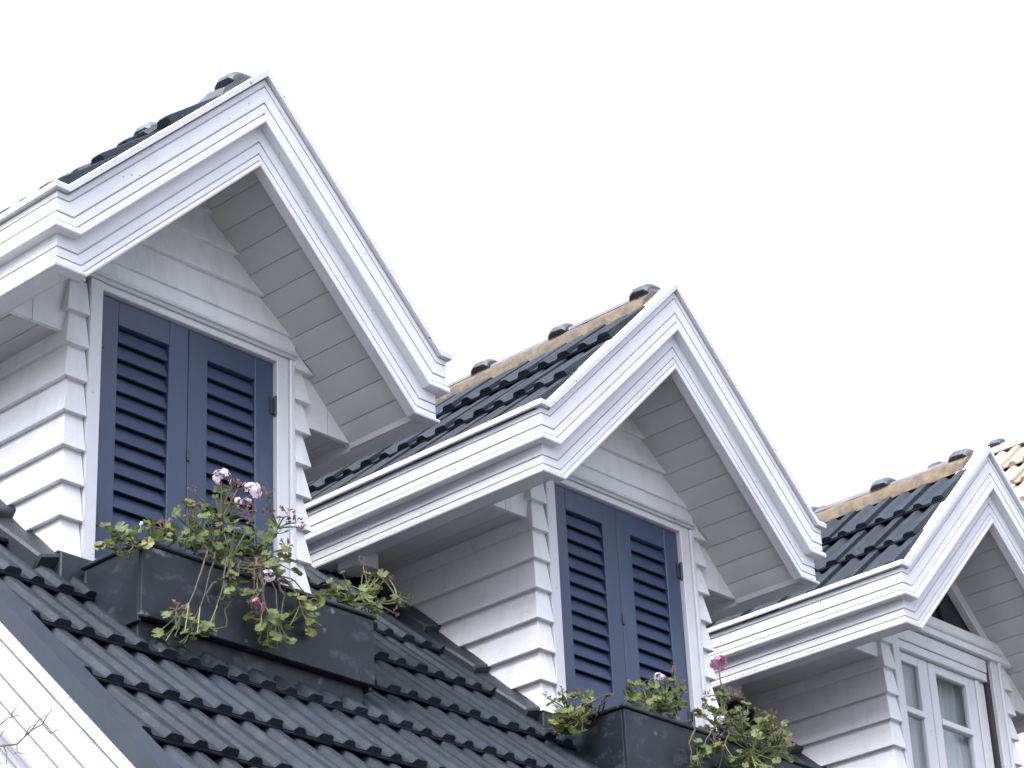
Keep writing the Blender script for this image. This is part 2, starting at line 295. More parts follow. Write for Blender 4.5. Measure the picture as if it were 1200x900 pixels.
def make_dormer(k):
    off = Vector(OFF[k]); glazed = (k == 2)
    root = thing('dormer', LABELS[k], 'dormer', off + BASE, 'dormers in a row on the tiled roof')
    def part(name, key, fn, parent=None, loc=(0, 0, 0), rot=None):
        me = shared(key, fn)
        if parent is None: return link(name, me, root, Vector(loc) - BASE, rot)
        return link(name, me, parent, loc, rot)
    # fascias, returns, barge boards and their caps
    yb0 = 2.05
    for pr, nm, m in ((PU, 'upper', 'white_paint'), (PLW, 'lower', 'white_paint'), (PC, 'cap', 'cap_metal')):
        cap = nm == 'cap'
        for s in (-1, 1):
            yj = {'upper': .62, 'lower': .93, 'cap': .50}[nm]          # butt joint along the eave
            part('eave_cap' if cap else 'eave_fascia', ('eave', nm, s), lambda: MB().strip([st_eave(deep(pr), s, yj - .0012), st_corner(deep(pr), s)], True, False).mesh('eave_' + nm, m, ang=18))
            part('eave_cap' if cap else 'eave_fascia', ('eaveb', nm, s), lambda: MB().strip([st_eave(deep(pr), s, yb0), st_eave(deep(pr), s, yj + .0012)], True, True).mesh('eave_' + nm, m, ang=18))
            part('return_cap' if cap else 'cornice_return', ('ret', nm, s), lambda: MB().strip([st_corner(pr, s), st_mitre(pr, s)], True, False).mesh('return_' + nm, m, ang=18))
            part('barge_cap' if cap else 'barge_board', ('rake', nm, s), lambda: MB().strip([st_mitre(pr, s), st_apex(pr)], True, False).mesh('rake_' + nm, m, ang=18))
    for s in (-1, 1):
        part('eave_corner_block', ('ecb', s), lambda s=s: MB().box(min(s * 1.03, s * 1.15), max(s * 1.03, s * 1.15), .09, WALL - .02, -1.474, -1.440).mesh('eave_corner_block', 'soffit_paint'))
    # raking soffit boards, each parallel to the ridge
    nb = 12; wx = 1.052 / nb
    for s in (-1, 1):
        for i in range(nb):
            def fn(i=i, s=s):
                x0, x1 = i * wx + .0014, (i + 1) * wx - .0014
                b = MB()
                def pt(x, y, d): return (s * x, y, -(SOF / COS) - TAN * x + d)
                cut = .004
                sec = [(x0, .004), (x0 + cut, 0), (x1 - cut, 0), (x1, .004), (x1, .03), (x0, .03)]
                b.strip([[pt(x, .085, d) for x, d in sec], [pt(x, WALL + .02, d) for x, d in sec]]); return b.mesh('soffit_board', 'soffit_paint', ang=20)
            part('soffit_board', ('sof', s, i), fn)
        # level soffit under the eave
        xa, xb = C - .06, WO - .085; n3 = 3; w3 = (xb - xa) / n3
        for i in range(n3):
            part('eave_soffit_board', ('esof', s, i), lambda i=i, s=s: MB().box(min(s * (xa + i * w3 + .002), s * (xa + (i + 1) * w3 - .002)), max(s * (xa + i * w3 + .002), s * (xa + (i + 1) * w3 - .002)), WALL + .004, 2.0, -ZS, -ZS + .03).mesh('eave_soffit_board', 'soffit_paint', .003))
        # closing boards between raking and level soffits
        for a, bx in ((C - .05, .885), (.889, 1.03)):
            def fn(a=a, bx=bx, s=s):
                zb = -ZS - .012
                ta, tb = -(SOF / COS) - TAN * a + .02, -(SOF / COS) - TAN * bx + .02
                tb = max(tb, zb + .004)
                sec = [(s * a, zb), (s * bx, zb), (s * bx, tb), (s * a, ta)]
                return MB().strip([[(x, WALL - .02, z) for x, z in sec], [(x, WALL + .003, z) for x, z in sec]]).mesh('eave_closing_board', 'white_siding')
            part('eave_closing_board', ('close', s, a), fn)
    # deck of the dormer roof
    for s in (-1, 1):
        def fn(s=s):
            b = MB(); x1 = WO - .07; d0 = .036; y1 = 3.1
            yl = (-(x1 * TAN) + 3.005) / MR + .25
            top = [(0, .09, -d0), (s * x1, .09, -d0 - TAN * x1), (s * x1, yl, -d0 - TAN * x1), (0, y1 + .25, -d0)]
            b.strip([top, [(x, y, z - .03) for x, y, z in top]]); return b.mesh('roof_deck', 'lead_flashing')
        dk = part('roof_deck', ('deck', s), fn)
        # tiles
        DW, GX = 0.29, 0.350
        pt_ = math.atan((GX * TAN - .058) / GX); tl = GX / math.cos(pt_) + .05
        me = tile_mesh(DW, tl, 'dormer_roof_tile', 'slate_tile')
        for r in range(1, 4):
            xe = .185 + r * GX
            if r == 3: xe = 1.175
            for c in range(11):
                y = .075 + c * DW + (-.02 if r % 2 else 0.0)
                if mroof(y + .12) > -TAN * xe + .15: continue
                z = -TAN * xe + .020 + jit(.003)
                # tile x axis runs along the ridge, y axis up the slope
                up = Vector((-s * math.cos(pt_), 0, math.sin(pt_))); ac = Vector((0, -s, 0)) if s > 0 else Vector((0, -1, 0))
                ac = Vector((0, 1, 0)) if s > 0 else Vector((0, -1, 0))
                nz = ac.cross(up); M = Matrix((ac, up, nz)).transposed() @ Euler((jit(.006), jit(.008), jit(.006))).to_matrix()
                yy = y if s > 0 else y + DW
                link('roof_tile', tile_mesh(DW, tl - .055, 'dormer_upper_tile', 'slate_tile') if r == 1 else me, dk, (s * xe, yy + jit(.003), z), M.to_euler())
    # ridge: mortar bed, caps and raised collars
    def mort():
        b = MB(); rng = random.Random(3); rings = []
        n = 26
        for i in range(n + 1):
            y = .10 + i * 3.0 / n; j = lambda a: rng.uniform(-a, a)
            rings.append([(-.195 + j(.014), y, -.190), (-.178 + j(.014), y, -.122 + j(.012)), (-.110 + j(.004), y, -.056), (-.06, y, -.03), (.06, y, -.03), (.110 + j(.004), y, -.056), (.178 + j(.014), y, -.122 + j(.012)), (.195 + j(.014), y, -.190)])
        return b.strip(rings).mesh('mortar_bed', 'lichen_mortar', ang=50)
    mo = part('mortar_bed', 'mortar', mort)
    if k == 0: mo.material_slots[0].link = 'OBJECT'; mo.material_slots[0].material = MATS['ridge_tile']
    def arc(rad, y, ztop, ns=9): return [(-rad * math.cos(math.pi * i / (ns - 1)), y, ztop - rad * .5 + rad * .5 * math.sin(math.pi * i / (ns - 1))) for i in range(ns)]
    def ridge_cap():
        b = MB(); o_, i_ = arc(.112, 0, .0), arc(.094, 0, -.016)
        return b.strip([[p for p in o_ + i_[::-1]], [(x, .60, z) for x, y, z in o_ + i_[::-1]]]).mesh('ridge_cap', 'ridge_cap', ang=40)
    def collar():
        b = MB(); rings = []
        for y, r, zt in ((0, .125, .016), (.016, .140, .034), (.090, .142, .040), (.125, .130, .026), (.14, .113, .006)):
            rings.append(arc(r, y, zt) + arc(r - .03, y, zt - .03)[::-1])
        return b.strip(rings).mesh('ridge_collar', 'ridge_tile', ang=40)
    for i in range(5):
        y = .11 + i * .612
        rc = part('ridge_cap', 'ridge_cap', ridge_cap, None, (0, y, -.004 + jit(.004)), (jit(.006), jit(.02), 0))
        part('collar', 'ridge_collar', collar, rc, (0, 0.0, 0))
    # ---------------- clapboards
    LIP, TOPY = DC, DC + .032
    zb = lambda n: -1.345 - n * DZ        # butt heights; negative n are above
    fx = .637
    def front_board(x0b, x1b, x0t, x1t, z0, mit):
        """wedge board on the front; bottom edge x0b..x1b, top edge x0t..x1t"""
        z1 = z0 + DZ + .012
        pts = [(x0b, LIP, z0), (x1b, LIP, z0), (x1b - (.07 if mit == 1 else 0), LIP + .07, z0 + .006), (x0b + (.07 if mit == -1 else 0), LIP + .07, z0 + .006),
               (x0t, TOPY, z1), (x1t, TOPY, z1), (x1t - (.04 if mit == 1 else 0), LIP + .07, z1), (x0t + (.04 if mit == -1 else 0), LIP + .07, z1)]
        return MB().hexa(pts).mesh('clapboard', 'white_siding', .0025)
    for n in range(0, 8):
        z = zb(n); zt = z + DZ + .012
        for s in (-1, 1):
            def fn(s=s, z=z):
                xo_b, xo_t = C, C - .032
                if s < 0: return front_board(-xo_b, -.606, -xo_t, -.606, z, -1)
                return front_board(fx, xo_b, fx, xo_t, z, 1)
            part('clapboard', ('fb', n, s), fn)
            def fs(s=s, z=z):
                x0, x1 = C, C - .032; zt = z + DZ + .012; ye = 2.5
                pts = [(s * x0, LIP, z), (s * x0, ye, z), (s * (x0 - .07), ye, z + .006), (s * (x0 - .07), LIP + .07, z + .006),
                       (s * x1, TOPY, zt), (s * x1, ye, zt), (s * (x0 - .07), ye, zt), (s * (x0 - .07), LIP + .074, zt)]
                return MB().hexa(pts).mesh('clapboard_side', 'white_siding', .0025)
            part('clapboard', ('sb', n, s), fs)
    # gable boards
    if not glazed:
        for n in range(-5, 0):
            z = zb(n) + .004 * n; z1 = z + DZ + .012
            if n == -1:
                for s in (-1, 1):
                    def fn(s=s, z=z, z1=z1):
                        xb = min(soff_x(z), C + .02); xt = min(soff_x(z1), C)
                        return front_board(fx, xb, fx, xt, z, 0) if s > 0 else front_board(-xb, -fx, -xt, -fx, z, 0)
                    part('clapboard', ('gb', n, s), fn)
                part('clapboard', ('gbm', n), lambda z=z, z1=z1: front_board(-.64, .64, -.64, .64, -1.11, 0))
                continue
            xb, xt = soff_x(z) + .012, max(soff_x(z1), .004)
            if xb < .02: continue
            part('clapboard', ('gb', n), lambda: front_board(-xb, xb, -xt, xt, z, 0))
    else:
        for n in (-1,):
            z = zb(n); z1 = z + DZ + .012
            for s in (-1, 1):
                def fn(s=s, z=z, z1=z1):
                    xb = min(soff_x(z), C + .02); xt = min(soff_x(z1), C)
                    return front_board(fx, xb, fx, xt, z, 0) if s > 0 else front_board(-xb, -fx, -xt, -fx, z, 0)
                part('clapboard', ('gb', n, s), fn)
    # sheathing behind the boards
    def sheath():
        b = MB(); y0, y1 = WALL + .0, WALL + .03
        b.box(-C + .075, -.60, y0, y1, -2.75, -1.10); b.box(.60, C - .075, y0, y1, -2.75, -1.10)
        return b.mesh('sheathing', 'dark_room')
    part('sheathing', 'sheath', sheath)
    if not glazed:
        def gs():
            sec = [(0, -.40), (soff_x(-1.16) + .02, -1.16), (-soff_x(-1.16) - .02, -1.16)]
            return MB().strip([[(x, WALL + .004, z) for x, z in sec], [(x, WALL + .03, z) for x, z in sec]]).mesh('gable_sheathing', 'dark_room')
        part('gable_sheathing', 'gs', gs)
    # ---------------- frame
    ZT = -1.175
    for s in (-1, 1):
        part('window_jamb', ('jamb', s), lambda s=s: MB().box(min(s * .530, s * .602), max(s * .530, s * .602), .522 if s > 0 else .516, .60, -2.60, ZT + .034).mesh('window_jamb', 'white_paint', .004))
        if s > 0: part('jamb_bead', ('bead', s), lambda s=s: MB().box(min(s * .604, s * .636), max(s * .604, s * .636), .508 if s > 0 else .524, .60, -2.60, ZT + .034).mesh('jamb_bead', 'white_paint', .006))
    part('window_head', 'head', lambda: MB().box(-.602, .602, .524, .60, ZT, ZT + .036).mesh('window_head', 'white_paint', .004))
    def drip():
        sec = [(.492, ZT + .050), (.488, ZT + .058), (.492, ZT + .066), (.510, ZT + .078), (.60, ZT + .082), (.60, ZT + .037), (.512, ZT + .037), (.506, ZT + .046)]
        return MB().strip([[(-.638, y, z) for y, z in sec], [(.638, y, z) for y, z in sec]]).mesh('drip_moulding', 'white_paint', ang=25)
    part('drip_moulding', 'drip', drip)
    part('window_sill', 'sill', lambda: MB().box(-.53, .53, .535, .60, -2.545, -2.482).mesh('window_sill', 'white_paint', .006))
    if not glazed:
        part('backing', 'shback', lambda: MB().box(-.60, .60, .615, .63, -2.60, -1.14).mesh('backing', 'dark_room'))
        for s in (-1, 1):
            # leaf edges: outer .527, inner .003
            a, bq = (-.526, -.002) if s < 0 else (.002, .526)
            SY0, SY1 = .548, .588
            ztop, zbot = -1.180, -2.478
            L0, L1 = (a + .112, a + .408) if s < 0 else (a + .114, a + .408)
            lt, lb = -1.305, -2.285
            sh = part('shutter', ('sh', s), lambda a=a, L0=L0: MB().box(a, L0, SY0, SY1, zbot, ztop).mesh('shutter', 'shutter_blue', .004))
            part('stile', ('st', s), lambda L1=L1, bq=bq: MB().box(L1, bq, SY0, SY1, zbot, ztop).mesh('stile', 'shutter_blue', .004), sh)
            part('rail', ('rt', s), lambda L0=L0, L1=L1: MB().box(L0 - .002, L1 + .002, SY0 + .0008, SY1, lt, ztop - .001).mesh('rail', 'shutter_blue', .003), sh)
            part('rail', ('rb', s), lambda L0=L0, L1=L1: MB().box(L0 - .002, L1 + .002, SY0 + .0008, SY1, zbot + .001, lb).mesh('rail_bottom', 'shutter_blue', .003), sh)
            ns = 12; pz = (lt - lb) / ns
            def slat(L0=L0, L1=L1):
                sec = [(SY0 + .005, .003), (SY0 + .011, .000), (SY0 + .037, pz * .90), (SY0 + .031, pz * .90 + .004)]
                return MB().strip([[(L0 - .001, y, z) for y, z in sec], [(L1 + .001, y, z) for y, z in sec]]).mesh('louvre_slat', 'shutter_blue')
            for i in range(ns):
                part('louvre_slat', ('slat', s), slat, sh, (0, 0, lb + i * pz - .004), None)
            for hz in (-1.41, -2.28):
                def hinge(s=s):
                    b = MB(); x = s * .532
                    b.tube([(x, SY0 - .012, -.05), (x, SY0 - .012, .05)], .011, 8); b.box(min(x, x - s * .035), max(x, x - s * .035), SY0 - .006, SY0 + .006, -.044, .044)
                    b.tube([(x, SY0 - .012, -.058), (x, SY0 - .012, -.050)], .007, 8); return b.mesh('hinge', 'hinge_metal')
                part('hinge', ('hinge', s), hinge, sh, (0, 0, hz), None)
        part('latch', 'latch', lambda: MB().box(-.006, .010, .540, .549, -1.86, -1.80).mesh('latch', 'hinge_metal', .002))
    else:
        # beam and triangular gable light
        def beam():
            z0, z1 = -1.174, -1.036; x0, x1 = soff_x(z0) + .01, soff_x(z1) + .005
            return MB().hexa([(-x0, .50, z0), (x0, .50, z0), (x0, .62, z0), (-x0, .62, z0), (-x1, .512, z1), (x1, .512, z1), (x1, .62, z1), (-x1, .62, z1)]).mesh('gable_beam', 'white_siding', .004)
        part('gable_beam', 'beam', beam)
        for s in (-1, 1):
            def trim(s=s):
                b = MB(); za, zb_ = -1.034, -.47
                def q(z, w): return max(soff_x(z) - w, 0.0)
                sec0 = [(q(za, .0), za), (q(za, .10), za)]; sec1 = [(q(zb_, 0), zb_), (max(q(zb_, .10), 0), zb_ - .098)]
                pts = [(s * sec0[0][0], za), (s * sec0[1][0], za), (0, -(SOF / COS) - .10 * TAN), (0, -(SOF / COS) - .001)]
                return b.strip([[(x, .545, z) for x, z in pts], [(x, .60, z) for x, z in pts]]).mesh('gable_window_trim', 'white_paint', .004)
            part('gable_window_trim', ('gtrim', s), trim)
        part('gable_window_pane', 'gpane', lambda: MB().strip([[(x, y, z) for x, z in ((0, -.50), (soff_x(-1.036) - .05, -1.036), (-soff_x(-1.036) + .05, -1.036))] for y in (.60, .606)]).mesh('gable_window_pane', 'window_glass'))
        part('gable_window_bar', 'gbar', lambda: MB().hexa([(.16, .585, -1.034), (.19, .585, -1.034), (.19, .599, -1.034), (.16, .599, -1.034), (-.06, .585, -.55), (-.03, .585, -.55), (-.03, .599, -.55), (-.06, .599, -.55)]).mesh('gable_window_bar', 'verge_metal'))
        part('blind_box', 'bbox1', lambda: MB().box(-.529, .480, .528, .60, -1.272, -1.186).mesh('blind_box', 'white_paint', .004))
        part('blind_slat', 'bbox2', lambda: MB().box(-.529, .480, .535, .60, -1.330, -1.276).mesh('blind_slat', 'white_paint', .004))
        part('blind_rail', 'brail', lambda: MB().box(.484, .529, .548, .62, -2.49, -1.19).mesh('blind_rail', 'dark_room', .002))
        # two sashes
        for (a, bq, nm) in ((-.529, -.165, 'l'), (-.155, .478, 'r')):
            lw, rw = (.040, .105) if nm == 'l' else (.080, .215)
            za, zb_ = -1.335, -2.49
            fy0, fy1 = .566, .606
            sh = part('sash', ('sash', nm), lambda: MB().box(a, a + lw, fy0, fy1, zb_, za).mesh('sash', 'white_paint', .004))
            part('stile', ('sst', nm), lambda: MB().box(bq - rw, bq, fy0, fy1, zb_, za).mesh('sash_stile', 'white_paint', .004), sh)
            if nm == 'r':
                part('stile_bead', 'ssb', lambda: MB().box(bq - .115, bq - .075, fy0 - .014, fy0 - .0005, zb_, za - .001).mesh('stile_bead', 'white_paint', .004), sh)
            for z0, z1 in ((za - .06, za), (-1.735, -1.695), (zb_, zb_ + .09)):
                part('glazing_bar', ('gb', nm, z0), lambda z0=z0, z1=z1: MB().box(a + lw - .002, bq - rw + .002, fy0 - (.012 if z0 == -1.735 else -.001), fy1, z0, z1).mesh('glazing_bar', 'white_paint', .004), sh)
            for z0, z1 in ((-1.696, za - .058), (zb_ + .088, -1.734)):
                part('pane', ('pane', nm, z0), lambda z0=z0, z1=z1: MB().box(a + lw - .001, bq - rw + .001, fy0 + .020, fy0 + .025, z0, z1).mesh('pane', 'window_glass'), sh)
        part('room_lining', 'lining', lambda: MB().box(-.68, .68, 1.75, 1.78, -2.7, -.5).box(-.685, -.665, .62, 1.75, -2.7, -1.0).box(.665, .685, .62, 1.75, -2.7, -1.0).box(-.66, .66, .60, 1.75, -2.75, -2.71).mesh('room_lining', 'curtain_cloth'))
    # block at the back end of the left eave
    part('eave_block', 'eblock', lambda: MB().box(-1.10, -.95, 1.43, 1.60, -1.52, -1.434).mesh('eave_block', 'white_paint', .006))
    return root
for k in range(3): make_dormer(k)

# curtain inside the glazed dormer
def curtain(x0, x1, label):
    b = MB(); n = 34; rows = []
    for z in (-1.30, -1.9, -2.5):
        rows.append([(x0 + (x1 - x0) * i / n, .665 + .018 * math.sin(i * 1.15) + .006 * math.sin(i * 2.7 + z), z) for i in range(n + 1)])
    b.strip(rows, False, False); o = link('curtain', b.mesh('curtain', 'curtain_cloth', ang=60, recalc=False), None, Vector(OFF[2]))
    return tag(o, label, 'curtain', 'curtains in the glazed dormer')
curtain(-.50, -.10, 'pale net curtain behind the narrow sash of the glazed dormer')
curtain(.04, .50, 'pale net curtain behind the wide sash of the glazed dormer')

# ------------------------------------------------------------------ main verge (left end of the roof): dark metal edge and moulded white barge
def verge(pr, x, s, sc, dh, name, m, ang=18):
    rings = []
    for y in (YE - .25, YRIDGE):
        rings.append([(x + s * p * sc, y, mroof(y) - (dh + h * sc) / MCOS) for p, h in pr])
    return hpart(name, MB().strip(rings, True, True).mesh(name, m, ang=ang))
for s, x in ((-1, XL), (1, XR)):
    verge([(0, 0), (0, .075), (-.02, .075), (-.02, .012), (-.11, .012), (-.11, 0)], x - s * -.002, s, 1.0, 0.008, 'verge_flashing', 'verge_metal')
    verge(PV, x + s * .004, s, 1.0, .079, 'barge_board', 'weathered_shaded_paint')
    # boarded gable end wall
    def gw(s=s, x=x):
        xw = x - s * .22; pts = [(YE + .5, ZG), (2 * YRIDGE - YE - .5, ZG), (2 * YRIDGE - YE - .5, mroof(YE + .5) - .35), (YRIDGE, mroof(YRIDGE) - .35), (YE + .5, mroof(YE + .5) - .35)]
        return MB().strip([[(xw, y, z) for y, z in pts], [(xw - s * .15, y, z) for y, z in pts]]).mesh('gable_wall', 'brick_wall')
    hpart('gable_wall', gw())
hpart('front_wall', MB().box(XL + .25, XR - .25, YE + .45, YE + .6, ZG, mroof(YE + .5) - .25).mesh('front_wall', 'brick_wall'))
hpart('rear_wall', MB().box(XL + .25, XR - .25, yb - .6, yb - .45, ZG, mroof(YE + .5) - .25).mesh('rear_wall', 'brick_wall'))
hpart('eave_gutter', MB().strip([[(x, YE - .14 + .10 * math.cos(a), mroof(YE) - .12 + .10 * math.sin(a)) for a in [math.pi + i * math.pi / 8 for i in range(9)]] + [] for x in (XL, XR)], False, False).mesh('eave_gutter', 'cap_metal'))
hpart('eave_board', MB().box(XL + .1, XR - .1, YE - .03, YE + .0, mroof(YE) - .42, mroof(YE) - .13).mesh('eave_board', 'white_paint', .005))

# ------------------------------------------------------------------ planters
def planter(k, x0, x1, label):
    o = Vector(OFF[k]); bz = -3.12; base = Vector(((x0 + x1) / 2, .3, bz))
    root = thing('planter_box', label, 'planter', o + base, 'metal planters under the shutters')
    def part(name, mb, m, bev=.005): return link(name, mb.mesh(name, m, bev), root, -base)
    y0, y1, zt, zb = .085, .475, -2.590, -2.905
    part('front_panel', MB().box(x0, x1, y0, y0 + .02, zb, zt), 'planter_metal', .004)
    part('rear_panel', MB().box(x0, x1, y1 - .02, y1, zb - .0, zt), 'planter_metal', .004)
    for x in (x0, x1 - .02): part('end_panel', MB().box(x, x + .02, y0 + .0205, y1 - .0205, zb - .02, zt), 'planter_metal', .003)
    part('bottom', MB().box(x0 + .021, x1 - .021, y0 + .021, y1 - .021, zb + .0, zb + .02), 'planter_metal', 0)
    part('rim', MB().box(x0 - .012, x1 + .012, y0 - .012, y0 + .03, zt + .001, zt + .022), 'planter_metal', .006)
    for x in (x0 - .012, x1 - .03): part('rim', MB().box(x, x + .042, y0 + .031, y1 + .01, zt + .001, zt + .022), 'planter_metal', .006)
    part('rim', MB().box(x0 + .031, x1 - .031, y1 - .03, y1 + .01, zt + .001, zt + .022), 'planter_metal', .006)
    part('soil', MB().box(x0 + .021, x1 - .021, y0 + .021, y1 - .021, zt - .10, zt - .03), 'soil', 0)
    part('foot', MB().box(x0 + .02, x1 - .032, y0 + .045, y1 - .03, bz, zb - .001), 'planter_metal', .005)
    part('foot_seam', MB().box(x0 + .016, x1 - .030, y0 + .034, y0 + .052, -3.075, -3.030), 'lead_flashing', .006)
planter(0, -.622, .712, 'dark metal planter with scuffed front, under the shutters nearest the white roof verge')
planter(1, -.604, .930, 'dark metal planter standing under the shutters of the middle dormer')

# ------------------------------------------------------------------ plants
def leaf_mesh(i):
    rng = random.Random(40 + i); b = MB(); n = 26; pts = []
    for j in range(n):
        a = -math.pi / 2 + .28 + (2 * math.pi - .56) * j / (n - 1)
        lobe = 1 + .075 * math.cos(a * 9 + i) + .05 * rng.uniform(-1, 1)
        r = lobe * (1.0 if i % 2 else .92 + .12 * abs(math.sin(a)))
        pts.append((r * math.cos(a), r * math.sin(a), .16 * math.sin(a * 3.5 + i) * .6 + .18 * r - .05))
    inner = [(x * .5, y * .5, z * .35 + .02 * math.sin(3 * j)) for j, (x, y, z) in enumerate(pts)]
    b.v = [(0, 0, 0)] + inner + pts
    for j in range(n - 1):
        b.f.append((0, 1 + j, 2 + j)); b.f.append((1 + j, 1 + n + j, 2 + n + j, 2 + j))
    return b
LEAVES = {m: [leaf_mesh(i).mesh('leaf', m, ang=60, recalc=False) for i in range(4)] for m in ('leaf_green', 'leaf_yellow')}
def head_mesh(i, m, dry):
    rng = random.Random(90 + i); b = MB()
    nf = 9 if dry else 22
    for f in range(nf):
        d = Vector((rng.gauss(0, 1), rng.gauss(0, 1), rng.gauss(.5, .8))).normalized(); c = d * rng.uniform(.45, 1.0)
        u = d.cross(Vector((.2, .9, .3))).normalized(); w = d.cross(u); np_ = 5; ph = rng.uniform(0, 6)
        if dry:
            for q in range(4):
                a = ph + q * 1.57; e = (u * math.cos(a) + w * math.sin(a))
                b.poly([c * .55, c + e * .10 - d * .1, c + e * rng.uniform(.16, .3) + d * rng.uniform(-.05, .35), c - e * .04 + d * .12])
            b.poly([(0, 0, -.4), tuple(c * .6 + u * .05), tuple(c * .6 - u * .05)])
        else:
            for q in range(np_):
                a = ph + q * 2 * math.pi / np_; e = (u * math.cos(a) + w * math.sin(a)); t = d.cross(e)
                b.poly([c, c + e * .17 + t * .11 + d * .06, c + e * .32 + t * .08 + d * .03, c + e * .32 - t * .08 + d * .03, c + e * .17 - t * .11 + d * .06])
    return b.mesh('flower_head', m, ang=20, recalc=False)
HEADS = {'w': [head_mesh(i, 'petal_pale', 0) for i in range(2)], 'p': [head_mesh(5 + i, 'petal_pink', 0) for i in range(2)], 'd': [head_mesh(10 + i, 'petal_dry', 1) for i in range(4)]}
def bez(a, b_, sag, n=8):
    a, b_ = Vector(a), Vector(b_); m = (a + b_) / 2 + Vector(sag)
    return [(1 - t) ** 2 * a + 2 * t * (1 - t) * m + t * t * b_ for t in [i / n for i in range(n + 1)]]
def plant(k, root_pos, label, clusters, heads, lsize=.0255, seed=0, wood=()):
    rng = random.Random(seed); o = Vector(OFF[k]); base = Vector(root_pos)
    root = thing('geranium_plant', label, 'plant', o + base, 'geraniums in the planters')
    mesh_loc = -base
    for (x, y, z, n, sp) in clusters:
        c = Vector((x, y, z)); drop = z < base.z - .04
        st = base + Vector((rng.uniform(-.03, .03), rng.uniform(-.03, .03), 0))
        if drop:   # over the rim of the planter first, then down
            lip = Vector((base.x * .4 + x * .6, .045, -2.545)); pts = bez(st, lip, (0, 0, .06), 5) + bez(lip, c, (rng.uniform(-.05, .05), -.03, .03), 7)[1:]
            wd = 'stem_woody'
        else: pts = bez(st, c, (rng.uniform(-.05, .05), rng.uniform(-.04, .02), .05), 9); wd = 'stem_green'
        jp = [p + Vector((rng.gauss(0, .004), rng.gauss(0, .004), rng.gauss(0, .004))) for p in pts]
        link('stem', MB().tube(jp, [(.0048 if drop else .0070) - (.0024 if drop else .0040) * i / (len(jp) - 1) for i in range(len(jp))], 5).mesh('stem', wd), root, mesh_loc)
        petb = MB()
        for i in range(int(n * 2.1 + .5)):
            d = Vector((rng.gauss(0, 1), rng.gauss(0, .75), rng.gauss(0, 1)))
            d = d / max(1.0, d.length) if d.length > 1.6 else d * .62
            p = c + d * sp * 1.3
            s = lsize * rng.uniform(.55, 1.15)
            if p.y < .06 and p.z < -2.57: p.y = min(p.y, .045)
            nrm = Vector((-.35 + rng.gauss(0, .5), -.55 + rng.gauss(0, .4), .75 + rng.gauss(0, .35))).normalized()
            q = nrm.to_track_quat('Z', 'Y').to_matrix() @ Matrix.Rotation(rng.uniform(0, 6.28), 3, 'Z')
            m = 'leaf_yellow' if rng.random() < .06 else 'leaf_green'
            link('leaf', rng.choice(LEAVES[m]), root, p - base, q.to_euler(), s)
            a = pts[max(1, len(pts) - 1 - rng.randrange(3))]
            petb.tube(bez(a, p, (0, 0, -.01), 3), .0028, 4)
        if n: link('leaf_stalk', petb.mesh('leaf_stalk', 'stem_green'), root, mesh_loc)
    for (x, y, z, t, s) in heads:
        c = Vector((x, y, z)); drop = z < -2.6
        near = min(clusters, key=lambda q: (Vector(q[:3]) - c).length + (0.3 if q[2] > z + .02 and not drop else 0))
        a = Vector(near[:3])
        fh = link('flower_head', rng.choice(HEADS[t]), root, c - base, (rng.uniform(-.6, .6), rng.uniform(-.6, .6), rng.uniform(0, 6)), s * .86)
        link('flower_stalk', MB().tube(bez(a, c - Vector((0, 0, .3 * s)), (rng.uniform(-.02, .02), 0, .02), 5), [.0045, .004, .004, .0035, .0035, .003], 5).mesh('flower_stalk', 'stem_green'), root, mesh_loc)
    for pts in wood:
        pts = [Vector(p) for p in pts]; fine = [pts[0]]
        for a_, b_ in zip(pts, pts[1:]):
            for q in (.33, .67, 1.0): fine.append(a_.lerp(b_, q) + Vector((rng.gauss(0, .005), rng.gauss(0, .003), rng.gauss(0, .005))))
        pts = fine
        link('woody_stem', MB().tube(pts, [.0065 - .0035 * i / (len(pts) - 1) for i in range(len(pts))], 5).mesh('woody_stem', 'stem_woody'), root, mesh_loc)
    return root
